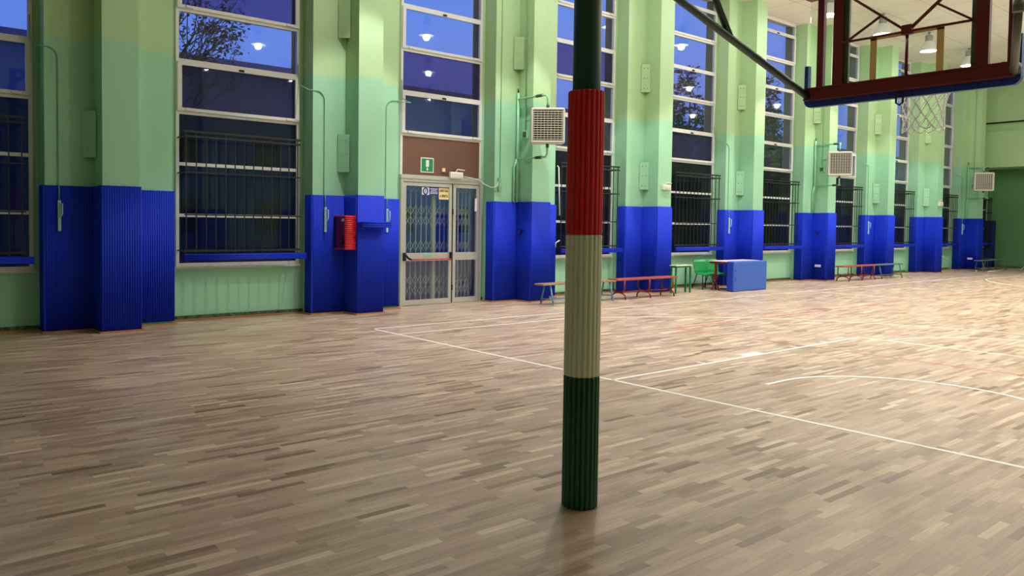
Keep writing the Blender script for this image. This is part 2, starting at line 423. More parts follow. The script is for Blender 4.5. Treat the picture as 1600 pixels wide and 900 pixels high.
strip([(XB, YC + 2.43), (XB + 5.8, YC + 2.43)], Lw, wl); strip([(XB, YC - 2.43), (XB + 5.8, YC - 2.43)], Lw, wl)
strip([(XB + 5.8, YC + 2.455), (XB + 5.8, YC - 2.455)], Lw, wl)
strip(arc(XB + 5.8, YC, 2.0, PI / 2, -PI / 2), Lw, wl)
strip([(XB + 1.2, YC + 1.29)] + arc(BX, YC, 1.29, PI / 2, -PI / 2) + [(XB + 1.2, YC - 1.29)], Lw, wl)
strip(arc(20.35, YC, 1.8, 0, 2 * PI, 64), Lw, wl)
for s_ in (1, -1):
    for xa, w_ in ((XB + 1.76, .05), (XB + 4.0, .05), (XB + 4.85, .05)):
        strip([(xa, YC + s_ * 2.45), (xa, YC + s_ * 2.57)], w_, wl)
    strip([(XB + 2.9, YC + s_ * 2.45), (XB + 2.9, YC + s_ * 2.57)], .42, wl)
rl = MT['rline']
strip([(10.81, 8.0), (10.81, YC + 2.47)], .045, rl); strip([(10.81, YC + 2.39), (10.81, -1.5)], .045, rl)
strip([(10.79, 8.0), (20.32, 8.02)], .045, rl); strip([(20.38, 8.02), (28.8, 8.05)], .045, rl)
strip([(17.1, 8.0), (17.1, -1.5)], .04, rl, z=.001)

# ------------------------------------------------------------------ windows
PURPLE = {0: (3, 5), 1: (4,), 2: (5,), 3: (3,)}  # pane rows per bay whose reflections are painted as violet glass
def window(k):
    a = xr(k); l_ = a + (.29 if k == 1 else .17); r_ = a + 2.42
    w = sempty('window_%d' % (k + 2), (l_, WY, .92))
    y0, y1 = WY - .03, WY + .05
    f = MB(); z0 = 2.66 if k == 1 else .92; zt = 3.25 if k == 8 else CEIL
    f.box(l_, l_ + .055, y0, y1, z0, zt).box(r_ - .055, r_, y0, y1, z0, zt)
    zs = [z for z in ZR if z < zt and not (k == 1 and z < 3)]
    if k == 8: zs = zs[:3] + [3.22]
    for i, z in enumerate(zs):
        h = .028 if z < 3.3 else .042
        if z < 1: h = .03
        f.box(l_ + .055, r_ - .055, y0 + (.02 if z < 3.3 and z > 1 else 0), y1, z - h, z + h)
    if k != 1: f.box(l_ - .03, r_ + .03, WY - .05, WY + .05, .885, .925)
    f.build('window_frame', MT['frame'], w)
    for i in range(len(zs) - 1):
        zi = ZR.index(zs[i]) if zs[i] in ZR else 3
        pa, pb = zs[i] + .02, zs[i + 1] - .02
        sash = zi in (3, 5, 7) and k != 8
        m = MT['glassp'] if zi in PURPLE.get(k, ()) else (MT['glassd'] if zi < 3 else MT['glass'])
        if sash:
            s_ = MB(); za, zb = zs[i] + .01, zs[i + 1] - .01; ya, yb = y0 - .03, y0 + .015; e_ = .075
            xa, xb_ = l_ + .02, r_ - .02
            s_.box(xa, xa + e_, ya, yb, za, zb).box(xb_ - e_, xb_, ya, yb, za, zb)
            s_.box(xa + e_, xb_ - e_, ya, yb, za, za + .055).box(xa + e_, xb_ - e_, ya, yb, zb - .055, zb)
            so = s_.build('sash', MT['frame'], w)
            h = MB(); cx = (xa + xb_) / 2
            h.rbox(cx - .045, cx + .045, ya - .03, ya, zb - .045, zb - .01, .008); h.tube([(cx, ya - .02, zb - .03), (cx + .03, ya - .045, zb - .045)], .014, 6)
            h.build('latch', MT['black'], so)
            g = MB()
            for q in (xa + .2, xb_ - .2): g.rbox(q - .06, q + .06, ya - .018, ya, za + .005, za + .05, .006)
            g.build('hinge', MT['frame'], so)
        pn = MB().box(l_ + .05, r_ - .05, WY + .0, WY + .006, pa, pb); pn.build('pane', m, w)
    return w
for k in range(-1, 9): window(k)

# door bay -----------------------------------------------------------------
dx0, dx1 = xr(1) + .29, xr(1) + 2.42
dr = sempty('door_1', (dx0, WY, 0))
f = MB(); ya, yb = WY - .07, WY + .05
f.box(dx0, dx0 + .06, ya, yb, 0, 2.64).box(dx1 - .06, dx1, ya, yb, 0, 2.64).box(dx0 + .06, dx1 - .06, ya, yb, 2.56, 2.64)
f.box(dx0 - .01, dx1 + .01, ya - .015, yb, 2.62, 2.70)
f.build('door_frame', MT['alu'], dr)
MB().box(dx0 + .05, dx1 - .05, WY - .01, WY + .03, 2.70, 3.49).build('transom_panel', MT['brown'], dr)
def leaf(xa, xb_, nm):
    o = MB(); y0, y1 = WY - .055, WY - .005; s = .075
    o.box(xa, xa + s, y0, y1, .01, 2.55).box(xb_ - s, xb_, y0, y1, .01, 2.55)
    o.box(xa + s, xb_ - s, y0, y1, .01, .115).box(xa + s, xb_ - s, y0, y1, 2.475, 2.55).box(xa + s, xb_ - s, y0, y1, .925, 1.09)
    q = o.build(nm, MT['alu'], dr)
    for za, zb in ((.11, .93), (1.085, 2.48)):
        MB().box(xa + s - .01, xb_ - s + .01, y0 + .02, y0 + .026, za, zb).build('pane', MT['glass'], q)
    return q
XM = 10.135
leaf1 = leaf(dx0 + .065, XM, 'door_leaf'); leaf2 = leaf(XM + .035, dx1 - .065, 'door_leaf')
h = MB(); y0 = WY - .055
for q in (dx0 + .09, XM - .03):
    h.rbox(q - .028, q + .028, y0 - .06, y0, .93, 1.10, .012)
h.tube([(dx0 + .09, y0 - .05, 1.07), (dx0 + .15, y0 - .075, .99), (dx0 + .22, y0 - .085, .955)], .022, 8)
h.tube([(XM - .03, y0 - .05, 1.03), (XM - .05, y0 - .08, .955)], .02, 8)
h.build('panic_bar_lever', MT['black'], dr)
MB().tube([(dx0 + .2, y0 - .085, .955), (XM - .05, y0 - .085, .955)], .014, 10).build('panic_bar', MT['redbar'], dr)
MB().box(9.41, 9.61, y0 - .004, y0, .99, 1.055).box(9.42, 9.60, y0 - .0045, y0 - .004, 1.0, 1.045).build('door_label', MT['palegreen'], dr)
h = MB().box(XM + .005, XM + .03, y0 + .01, y0 + .03, .02, 2.52); h.build('gasket', MT['black'], dr)
h = MB(); h.rbox(XM + .008, XM + .034, y0 - .02, y0 + .01, 1.9, 2.02, .004).rbox(XM + .008, XM + .034, y0 - .02, y0 + .01, .28, .40, .004); h.build('bolt', MT['black'], dr)
h = MB(); h.rbox(10.755, 10.815, y0 - .015, y0 + .0, 1.98, 2.26, .006).build('pull_plate', MT['white'], dr)
# stickers on the glass
sg = y0 + .018
st = MB().box(9.36, 9.545, sg - .002, sg, 2.30, 2.455).build('sticker', MT['white'], dr)
MB().box(9.545, 9.79, sg - .002, sg, 2.30, 2.455).build('sticker', MT['blue'], dr)
o = MB(); n_ = 28
ov = [(9.45 + .055 * math.cos(2 * PI * i / n_), sg - .004, 2.378 + .066 * math.sin(2 * PI * i / n_)) for i in range(n_)]
o.tube(ov, .014, 6, closed=True); o.build('sticker_mark', MT['blue'], dr)
MB().box(9.444, 9.458, sg - .006, sg - .003, 2.345, 2.41).build('sticker_mark', MT['blue'], dr)
o = MB()
for z, w_ in ((2.43, .2), (2.40, .14), (2.365, .18), (2.335, .2)): o.box(9.667 - w_ / 2, 9.667 + w_ / 2, sg - .0035, sg - .002, z - .006, z + .006)
o.build('sticker_mark', MT['white'], dr)
MB().box(9.80, 10.055, sg - .002, sg, 2.215, 2.455).build('sticker', MT['yellow'], dr)
text_mesh('APERTURA', .075, 9.928, sg - .004, 2.395, MT['ink'], dr, bold=.0015, sx=.62)
text_mesh('A SPINTA', .075, 9.928, sg - .004, 2.285, MT['ink'], dr, bold=.0015, sx=.66)

# folding security gate outside the glass door
gt = thing('folding_gate', 'pale grey folding scissor security gate behind the glass double door', 'gate', (9.9, WY + .09, 0))
def gate(xa, xb_, n):
    g = MB(); y = WY + .09; p = (xb_ - xa) / n
    for i in range(n + 1): g.box(xa + i * p - .008, xa + i * p + .008, y - .01, y + .01, .02, 2.5)
    g.build('upright_bars', MT['galv'], gt)
    for za, zb in ((.20, .42), (.42, .64), (1.14, 1.36), (1.66, 1.88), (1.88, 2.10), (2.36, 2.5)):
        g = MB()
        for i in range(n):
            g.bar((xa + i * p, y - .012, za), (xa + (i + 1) * p, y - .012, zb), .008, .014, (0, 1, 0))
            g.bar((xa + i * p, y + .012, zb), (xa + (i + 1) * p, y + .012, za), .008, .014, (0, 1, 0))
        g.build('lattice', MT['galv'], gt)
gate(dx0 + .08, 9.70, 6); gate(9.80, 10.4, 5); gate(10.42, 10.72, 3)
MB().box(9.71, 9.79, WY + .06, WY + .12, 0.02, 2.52).build('gate_post', MT['galv'], gt)

# ------------------------------------------------------------------ padding round the pillars
ORDN = ['left edge of the view, with the dark left side', 'beside the door, carrying the red box', 'right of the door, below the big heater',
        'just right of the tricolour pole', 'behind the blue mat and green chairs', 'below the second heater',
        'behind the far red bench', 'third from the far end', 'last before the far end wall']
for k in range(0, 9):
    r = xr(k); zt = 2.20
    t = thing('wall_padding', 'blue ribbed vinyl padding on pillar, ' + ORDN[k], 'padding', (r - .9, D, 0), 'blue paddings on the pillars')
    pz = .03; sb = 4 if k < 5 else 2
    MB().ribs((r - 1.85, D + .24), (r - 1.85, D - .028), (-1, 0), pz, zt, sub=sb).build('padding_panel', MT['pad'], t)
    MB().ribs((r - 1.85, D), (r - 1.17, D), (0, -1), pz, zt, sub=sb).build('padding_panel', MT['pad'], t)
    MB().ribs((r - 1.17, D - .03), (r - 1.17, CD), (-1, 0), pz, zt + .005, sub=sb).build('padding_panel', MT['pad'], t)
    MB().ribs((r - 1.198, CD), (r - .622, CD), (0, -1), pz - .02, zt + .008, sub=sb).build('padding_panel', MT['pad'], t)
    MB().ribs((r - .65, CD), (r - .65, D - .03), (1, 0), pz, zt - .02, sub=sb).build('padding_panel', MT['pad'], t)
    MB().ribs((r - .65, D), (r + .028, D), (0, -1), pz + .03, zt - .025, sub=sb).build('padding_panel', MT['pad'], t)
    MB().ribs((r, D), (r, D + .22), (1, 0), pz + .03, zt - .025, sub=sb).build('padding_panel', MT['pad'], t)
    if k in (5, 8):
        o = MB().rbox(r - 1.17 - .05, r - 1.17 - .036, 12.66, 12.86, .44, .52, .004).build('socket_plate', MT['white'], t)
# narrow padding on the far corner
t = MB().ribs((FARX - .45, WY - .35), (FARX - .1, WY - .35), (0, -1), .03, 2.15, t=.04)
tag(t.build('corner_padding', MT['padnavy'], loc=(FARX - .27, WY - .35, 0)), 'narrow navy padded post in the far corner of the hall', 'padding')
struct(MB().box(FARX - .45, FARX - .1, WY - .35, WY - .05, 0, 2.16).build('trim_2', MT['padnavy']))

# ------------------------------------------------------------------ window grilles with padded lower edge
GL = ['black iron window grille at the left edge of the photo', 'black iron window grille between the first two blue pillars, left of the red box', None,
      'black iron window grille behind the tricolour pole', 'black iron window grille above the green table', 'black iron window grille right of the blue mat',
      'black iron window grille right of the second heater', 'black iron window grille above the far green bench', 'black iron window grille next to last from the far wall',
      'black iron window grille in the dark far corner']
def grille(k):
    a = xr(k); xa, xb_ = a + .20, a + 2.25; y = D - .005 + .02
    if k == 8: xb_ = FARX - .6
    g = thing('window_grille', GL[k + 1], 'grille', (xa, y, 1.1), 'iron grilles over the windows')
    N = 13
    for i in range(N):
        x = xa + .03 + (xb_ - xa - .06) * i / (N - 1)
        MB().box(x - .008, x + .008, y - .008, y + .008, 1.12, 3.17).build('bar', MT['black'], g)
    for z, h in ((3.17, .018), (3.09, .016), (2.5, .012), (1.80, .012), (1.20, .018), (1.14, .012)):
        MB().box(xa - (.0 if h < .018 else .02), xb_ + .02, y - .022, y + .004, z - h, z + h).build('rail', MT['black'], g)
    for x in (xa, xb_):
        for z in (3.09, 2.5, 1.20): MB().bar((x, y, z), (x, WY, z), .02, .02).build('bracket', MT['black'], g)
    return g
for k in range(-1, 9):
    if k == 1: continue
    grille(k)
    a = xr(k); xa, xb_ = a + .17, a + 2.36; y = D - .02
    if k == 8: xb_ = FARX - .6
    y -= .024
    wh = GL[k + 1].replace('black iron window grille', 'blue foam edge guard below window').replace('first two blue pillars, left of the red box', 'first two blue pillars')
    e_ = thing('edge_padding', wh, 'padding', (xa, y, 1.0), 'foam edge guards along the grilles')
    for j, z in enumerate((1.062, 1.092, 1.122)): MB().tube([(xa, y - .012, z), (xb_, y - .012, z)], .024, 8).build('foam_roll', MT['pad'], e_)
    MB().box(xa + .02, xb_ - .02, y + .008, y + .03, 1.05, 1.13).build('backing_strip', MT['pad'], e_)

# ------------------------------------------------------------------ plates on the columns
PL = ['dark left pillar', 'pillar with the red box', 'pillar with the big heater', 'pillar right of the tricolour pole', 'pillar behind the blue mat', 'pillar with the second heater', 'pillar behind the far red bench', 'second last pillar', 'last pillar']
for k in range(0, 8):
    r = xr(k); cx = r - 1.17
    for z0, z1, w in ((2.64, 3.34, 'lower'), (5.12, 5.83, 'upper')):
        if k in (2, 5) and w == 'lower': continue
        t = thing('mounting_plate', '%s green painted steel plate on the side of the %s' % (w, PL[k]), 'plate', (cx - .03, 12.8, z0), 'steel plates on the column sides')
        A_, B_ = Vector((cx - .17, D - .012, 0)), Vector((cx - .012, D - .17, 0)); dv = (B_ - A_).normalized(); nv = Vector((-dv.y, dv.x, 0)) * -1
        pm = MT['plate' if w == 'lower' else 'plateup']
        MB().bar(A_ + Vector((0, 0, (z0 + z1) / 2)), B_ + Vector((0, 0, (z0 + z1) / 2)), .014, z1 - z0).build('plate', pm, t)
        for zz in (z0 + .1, (z0 + z1) / 2, z1 - .1):
            for q in (.3, .7):
                c_ = A_.lerp(B_, q) + Vector((0, 0, zz)); s_ = Vector((-.7071, -.7071, 0))
                MB().tube([c_, c_ + s_ * .018], .012, 6).build('bolt', pm if k < 3 else MT['pipeu'], t)

# ------------------------------------------------------------------ window crank cables
def crank(xc, zt, ztop, lab, xs, hand=True):
    t = thing('window_winder', lab, 'window winder', (xc, D - .05, 1.55), 'window winder handles on the pillars')
    yy = D - .012; pts = [(xs, WY - .05, zt + .5), (xs + .01, WY - .08, zt + .12), (xs + .05, D - .0, zt)] if xs < xc else [(xs, WY - .05, zt + .5), (xs, WY - .08, zt + .12), (xs - .02, D - .02, zt)]
    n = 6; s_ = 1 if xs < xc else -1
    for i in range(n + 1):
        a_ = PI / 2 * i / n; pts.append((xc - s_ * .16 + s_ * .16 * math.sin(a_), yy, zt - .16 + .16 * math.cos(a_)))
    pts += [(xc, yy, 2.25), (xc, D - .055, 2.18), (xc, D - .055, 1.98)]
    MB().tube(pts, .009, 6).build('cable', MT['wirec'], t)
    h = MB().rbox(xc - .022, xc + .022, D - .085, D - .045, 1.52, 1.98, .008); h.build('crank_housing', MT['handle'], t)
    h = MB().tube([(xc, D - .085, 1.93), (xc + .03, D - .12, 1.93), (xc + .03, D - .12, 1.78), (xc + .0, D - .12, 1.72)], .011, 6); h.build('crank_handle', MT['handle'], t)
crank(xr(0) - 1.67, 4.24, 0, 'pale window winder on the dark left pillar padding', xr(0) - 1.98)
crank(xr(1) - 1.62, 4.10, 0, 'pale window winder left of the red box', xr(1) - 1.98)
crank(xr(1) - .28, 4.10, 0, 'pale window winder between the red box and the door', xr(1) + .30)
crank(xr(4) - 1.72, 4.1, 0, 'pale window winder on the pillar behind the blue mat', xr(4) - 1.98)
crank(xr(6) - 1.72, 4.0, 0, 'pale window winder on the pillar behind the far red bench', xr(6) - 1.98)
crank(xr(8) - 1.72, 4.0, 0, 'pale window winder on the last pillar', xr(8) - 1.98)
for k, z in ((0, 5.2),):
    pass

# thin surface cables by the big heater
tag(MB().tube([(11.21, D - .01, CEIL), (11.2, D - .01, 6), (11.19, D - .01, 2.72)], .008, 6).build('surface_cable', MT['wirec'], loc=(11.2, D, 2.7)), 'thin pale cable running down the pillar right of the door', 'cable')
jb = thing('junction_box', 'small pale junction box at the end of the cable right of the door', 'junction box', (11.16, D, 2.5))
MB().rbox(11.13, 11.22, D - .05, D, 2.42, 2.55, .006).rbox(11.13, 11.2, D - .045, D, 2.62, 2.72, .006).build('box', MT['wirec'], jb)
MB().tube([(10.38, 13.22, 2.72), (10.62, 13.25, 2.70), (10.86, 13.27, 2.66), (10.93, 13.2, 2.58), (10.97, 13.0, 2.50), (11.05, D - .05, 2.52), (11.16, D - .03, 2.66)], .009, 6).build('cable', MT['white'], jb)
MB().tube([(11.0, D - .02, 2.40), (11.08, D - .02, 2.42), (11.16, D - .03, 2.62)], .009, 6).build('cable', MT['wirec'], jb)

# ------------------------------------------------------------------ heaters
def heater(px, py, pz, cx, lab, lab2, rot=42):
    """px,py,pz centre of the casing; cx left side of its column"""
    t = thing('unit_heater', lab, 'heater', (px, py, pz - .4), 'wall hung unit heaters')
    R = Matrix.Rotation(-math.radians(rot), 4, 'Z'); T = Matrix.Translation((px, py, pz)) @ R
    def put(b, nm, m, par=t):
        for v in b.bm.verts: v.co = T @ v.co
        return b.build(nm, m, par)
    w, h_, d = .37, .39, .12
    b = MB(); b.rbox(-w, w, -d + .05, d + .02, -h_, h_, .07, 4)
    cas = put(b, 'casing', MT['cream'])
    # front rim
    b = MB(); y = -d
    q = .31
    b.rbox(-w + .015, -q + .0, y - .02, y + .06, -h_ + .02, h_ - .02, .02).rbox(q, w - .015, y - .02, y + .06, -h_ + .02, h_ - .02, .02)
    b.rbox(-q - .02, q + .02, y - .02, y + .06, q + .01, h_ - .02, .02).rbox(-q - .02, q + .02, y - .02, y + .06, -h_ + .02, -q - .01, .02)
    put(b, 'front_rim', MT['cream'])
    b = MB(); b.box(-q - .005, q + .005, y + .03, y + .045, -q - .02, q + .02); put(b, 'interior', MT['grille'])
    b = MB()
    for i in range(13):
        z = -q + .02 + i * (2 * q - .04) / 12
        b.box(-q, q, y - .01, y + .02, z - .007, z + .007)
    for i in range(9):
        x = -q + .02 + i * (2 * q - .04) / 8
        b.box(x - .005, x + .005, y + .005, y + .02, -q, q)
    put(b, 'louvre_grille', MT['cream'])
    # supply and return pipes running out from the riser
    rx = cx - .07; sx = px - .0; top = pz + h_
    def bend(z_h, z_c):
        P_ = [(rx, D - .06, z_h), (rx, py + .25, z_h)]
        P_ += [(rx, py + .12, z_h), (rx + (sx - rx) * .5, py + .03, z_h), (sx, py, z_h + (z_c - z_h) * .25), (sx, py, z_c)]
        return P_
    MB().tube(bend(pz + .66, top - .02), .024, 8).build('supply_pipe', MT['pipe'], t)
    MB().tube(bend(pz - .66, pz - h_ + .02), .024, 8).build('return_pipe', MT['pipe'], t)
    for z_ in (pz + .66, pz - .66):
        MB().tube([(rx, py + .30, z_), (rx, py + .12, z_)], .034, 8).build('valve', MT['pipeu'], t)
    for z_a, z_b in ((top - .01, top + .06), (pz - h_ - .07, pz - h_ + .01)):
        MB().tube([(sx, py, z_a), (sx, py, z_b)], .034, 8).build('union', MT['pipeu'], t)
    # bracket to the column side
    MB().bar((px + .1, py + .1, pz + .2), (cx, D - .2, pz + .2), .04, .04).bar((px + .1, py + .1, pz - .2), (cx, D - .2, pz - .2), .04, .04).build('bracket', MT['pipe'], t)
    r_ = thing('heating_pipe', lab2, 'pipe', (rx, D - .06, 0), 'vertical heating pipes beside the heaters')
    MB().tube([(rx, D - .06, 2.2), (rx, D - .06, pz + .80)], .03, 10).build('riser', MT['pipe'], r_)
    MB().tube([(rx, D - .06, pz + .80), (rx, D - .06, pz + .90)], .018, 8).build('air_vent', MT['pipeu'], r_)
    MB().tube([(rx - .09, D - .05, 2.2), (rx - .09, D - .05, pz - .86), (rx - .02, D - .06, pz - .66)], .022, 8).build('branch_pipe', MT['pipe'], r_)
    s_ = thing('heater_switch', 'small dark switch box with conduit ' + lab.split(',')[-1].strip(), 'switch', (cx, 12.72, pz - .2), 'switch boxes of the heaters')
    MB().rbox(cx - .05, cx, 12.64, 12.80, pz - .22, pz - .04, .006).build('box', MT['pipe'], s_)
    MB().rbox(cx - .06, cx - .045, 12.67, 12.77, pz - .19, pz - .07, .004).build('rocker', MT['pipeu'], s_)
    MB().tube([(cx - .015, 12.72, pz - .04), (cx - .015, 12.72, CEIL)], .010, 6).build('conduit', MT['wirec'], s_)
heater(11.70, 12.03, 3.81, xr(2) - 1.17, 'big white louvred heater beside the tricolour pole, on the nearest heater pillar', 'mint vertical heating pipe beside the nearest heater')
heater(24.55, 12.03, 3.75, xr(5) - 1.17, 'middle white louvred heater, on the pillar right of the blue mat', 'mint vertical heating pipe beside the middle heater', 54)
heater(36.9, 12.03, 3.72, xr(8) - 1.17, 'farthest white louvred heater, on the last pillar', 'mint vertical heating pipe beside the farthest heater', 62)

# ------------------------------------------------------------------ emergency lights and signs
def em_light(x, y, z, lab, w=.32, h_=.13):
    t = thing('emergency_light', lab, 'emergency light', (x, y, z - h_ / 2))
    MB().rbox(x - w / 2, x + w / 2, y - .07, y, z - h_ / 2, z + h_ / 2, .015).build('housing', MT['white'], t)
    MB().rbox(x - w / 2 + .03, x + w / 2 - .03, y - .076, y - .066, z - h_ / 2 + .03, z + h_ / 2 - .03, .004).build('lens', MT['cream'], t)
    MB().tube([(x, y - .02, z + h_ / 2), (x + .05, y - .02, z + h_ / 2 + .06), (x + w / 2 + .08, y - .01, z + h_ / 2 + .05)], .012, 6).build('cable_gland', MT['white'], t)
em_light(10.19, WY - .085, 2.735, 'white emergency light box on top of the door frame', .34, .14)
em_light(xr(3) - .87, CD, 2.70, 'white emergency light box on the column right of the tricolour pole')
em_light(xr(7) - .93, CD, 2.72, 'white emergency light box on the second last pillar', .36, .17)
es = thing('exit_sign', 'square green emergency exit sign on the brown panel above the door', 'sign', (9.5, WY - .02, 2.77))
ys_ = WY - .012
MB().box(9.335, 9.665, ys_ - .012, ys_, 2.765, 3.075).build('sign_border', MT['white'], es)
MB().box(9.355, 9.645, ys_ - .015, ys_ - .012, 2.785, 3.055).build('sign_face', MT['green'], es)
o = MB().box(9.462, 9.538, ys_ - .018, ys_ - .015, 2.885, 3.025).box(9.488, 9.512, ys_ - .018, ys_ - .015, 2.835, 2.87)
f_ = [(9.468, ys_ - .017, 2.84), (9.532, ys_ - .017, 2.84), (9.5, ys_ - .017, 2.80)]; o.poly(f_); o.build('pictogram', MT['white'], es)
yt = thing('yellow_tag', 'small yellow square sensor right of the green exit sign', 'sensor', (9.92, WY - .02, 2.8))
MB().rbox(9.885, 9.965, ys_ - .025, ys_, 2.80, 2.88, .005).build('body', MT['yellow'], yt)
MB().box(9.865, 9.985, ys_ - .003, ys_, 2.775, 2.905).build('base', MT['brown'], yt)

# ------------------------------------------------------------------ red box and padded shelf
cx = xr(1) - 1.17
rb = thing('hose_cabinet', 'red hose cabinet wrapped in ribbed red padding on the blue pillar', 'fire cabinet', (cx - .2, 12.7, 1.22))
b = MB(); b.box(cx - .24, cx - .03, 12.56, 12.90, 1.225, 1.815); b.build('cabinet', MT['darkred'], rb)
b = MB(); n_ = 17
for i in range(n_):
    z = 1.235 + i * .0352
    b.tube([(cx - .26, 12.53, z), (cx - .01, 12.53, z)], .0185, 8)
b.build('front_padding', MT['red'], rb)
MB().rbox(cx - .26, cx - .0, 12.52, 12.94, 1.80, 1.83, .008).build('top_padding', MT['red'], rb)
MB().rbox(cx - .26, cx - .0, 12.52, 12.94, 1.205, 1.235, .008).build('bottom_padding', MT['red'], rb)
b = MB(); b.tube([(cx - .27, 12.66, 1.36), (cx - .24, 12.66, 1.36)], .06, 16); b.build('hose_outlet', MT['ink'], rb)
b = MB(); b.tube([(cx - .275, 12.66, 1.36), (cx - .26, 12.66, 1.36)], .028, 12); b.build('outlet_cap', MT['pipeu'], rb)
MB().box(cx - .246, cx - .24, 12.58, 12.68, 1.72, 1.77).build('label_plate', MT['cream'], rb)
sh = thing('padded_bracket', 'blue foam padded bracket sticking out beside the red cabinet', 'bracket', (cx + .2, 12.35, 1.6))
b = MB()
for j, z in enumerate((1.635, 1.67, 1.705)):
    b.tube([(cx - .06, 12.27, z), (cx + .56, 12.27, z)], .021, 8)
b.build('front_foam', MT['pad'], sh)
MB().rbox(cx - .04, cx + .54, 12.28, CD - .04, 1.62, 1.72, .02).build('shelf_body', MT['pad'], sh)
MB().box(cx + .25, cx + .3, CD - .05, CD, 1.6, 1.7).build('mount', MT['pad'], sh)

# white rod by the grille behind the pole
rd = thing('window_pole', 'thin white rod hanging in front of the window left of the tricolour pole', 'rod', (12.97, 12.88, 1.9))
MB().tube([(12.96, 12.93, 3.04), (12.98, 12.90, 1.93)], .013, 8).build('rod', MT['white'], rd)
MB().tube([(12.96, 12.93, 3.04), (12.96, 12.98, 3.09)], .01, 6).build('hook', MT['white'], rd)
tag(MB().tube([(12.86, 12.9, 1.19), (12.865, 12.9, 1.29), (12.95, 12.86, 1.35)], .014, 8).build('bent_handle', MT['white'], loc=(12.9, 12.9, 1.2)), 'short bent white handle above the window sill left of the pole', 'handle')

# small clamp on the padding
for k, s_ in ((2, 'below the nearest heater'), (5, 'below the middle heater')):
    c_ = xr(k) - 1.17 - .04
    t = thing('pad_hook', 'small dark blue hook on the pillar padding ' + s_, 'hook', (c_, 12.8, 1.45), 'hooks on the pillar paddings')
    MB().tube([(c_, 12.8, 1.58), (c_ - .05, 12.8, 1.56), (c_ - .05, 12.8, 1.46)], .018, 6).build('hook', MT['padnavy'], t)
    MB().rbox(c_ - .015, c_ + .002, 12.73, 12.87, 1.55, 1.60, .004).build('hook_plate', MT['padnavy'], t)

# ------------------------------------------------------------------ basketball goal
PX, PY = 3.47, 3.24
BY = 3.16; BXX = 7.60                         # centre and back plane of the board
goal = thing('basketball_goal', 'basketball goal with glass backboard carried by a pole padded green, white and red', 'basketball goal', (PX, PY, 0))
MB().lathe([(.083, 0), (.083, 5.6)], (PX, PY), 32).build('pole', MT['polegreen'], goal)
def sleeve(z0, z1, m, nm):
    b = MB(); N = 21; sub = 6; n = N * sub; rings = []
    def rad(i): return .098 + .011 * abs(math.sin(PI * (i % sub) / sub)) if True else 0
    for z, dr_ in ((z0, -.004), (z0 + .006, 0), (z1 - .006, 0), (z1, -.004)):
        rings.append([b.bm.verts.new((PX + (rad(i) + dr_) * math.cos(2 * PI * i / n), PY + (rad(i) + dr_) * math.sin(2 * PI * i / n), z)) for i in range(n)])
    inner = [[b.bm.verts.new((PX + .085 * math.cos(2 * PI * i / n), PY + .085 * math.sin(2 * PI * i / n), z)) for i in range(n)] for z in (z1, z0)]
    rings += inner
    for a, c in zip(rings, rings[1:] + [rings[0]]):
        for i in range(n): b.bm.faces.new((a[i], a[(i + 1) % n], c[(i + 1) % n], c[i]))
    o = b.build(nm, m, goal); return o
for o_, lb in ((sleeve(0.0, .795, MT['pgreen'], 'pole_padding'), 'green lower third of the pole padding'), (sleeve(.797, 1.645, MT['pwhite'], 'pole_padding'), 'ivory middle third of the pole padding'), (sleeve(1.647, 2.5, MT['pred'], 'pole_padding'), 'red upper third of the pole padding')): o_['label'] = lb
# arms
LA, LB_ = Vector((7.52, 4.02, 3.01)), Vector((3.47, 5.37, 5.20))
RA, RB_ = Vector((7.52, 2.26, 3.01)), Vector((3.47, 2 * BY - 5.37, 5.20))
def lerp(a, b, t): return a + (b - a) * t
MB().tube([LA, LB_], .036, 12).build('support_arm', MT['polegreen'], goal)
J = lerp(RA, RB_, .17)
MB().tube([RA, J], .030, 12).tube([J, J + Vector((-.02, -.01, .5))], .034, 12).tube([J, RB_], .03, 12).build('support_arm', MT['tube'], goal)
MB().tube([J + Vector((0, 0, -.05)), J + Vector((0, 0, .06))], .042, 12).build('arm_joint', MT['tube'], goal)
JL = lerp(LA, LB_, .225)
MB().tube([JL, (6.05, 4.62, 4.9), (5.0, 4.5, 5.6)], .034, 10).build('brace', MT['polegreen'], goal)
MB().tube([LB_, (PX, BY, 5.2), RB_], .05, 12).build('cross_beam', MT['polegreen'], goal)
MB().tube([(PX, PY, 5.55), (7.45, BY, 5.55)], .06, 12).tube([(7.45, BY, 5.55), (7.45, BY, 4.3)], .05, 12).tube([(5.0, 4.5, 5.6), (5.0, 1.8, 5.6)], .035, 8).build('upper_beam', MT['polegreen'], goal)
MB().tube([RA + Vector((0, 0, 0)), RA + Vector((0.03, 0, 0.06))], .05, 8).build('arm_foot', MT['tube'], goal)
# backboard
yl, yr_, zb, zt = BY + .90, BY - .90, 2.985, 4.03
bb = MB().box(BXX, BXX + .012, yr_, yl, zb, zt).build('backboard', MT['board'], goal)
b = MB(); x0, x1 = BXX - .10, BXX
b.box(x0, x1, yr_ + .0, yl - .0, 2.975, 3.095)
b.box(x0 - .012, x0, yr_, yl, 2.972, 2.988).box(x0 - .012, x0, yr_, yl, 3.079, 3.095)
for ya_, yb2 in ((3.895, 3.96), (3.70, 3.80), (2.46, 2.56), (2.25, 2.32)): b.box(x0 + .05, x1, ya_, yb2, 3.095, zt)
b.box(x0, x1, yr_, yl, zt - .06, zt)
b.build('board_frame', MT['maroon'], goal)
b = MB()
for ya_, yb2 in ((3.655, 3.70), (2.56, 2.60)): b.box(x1 - .03, x1, ya_, yb2, 3.095, 3.95)
b.build('glass_channel', MT['alubar'], goal)
b = MB(); xx = BXX - .05; n0 = (xx, 3.115, 3.50)
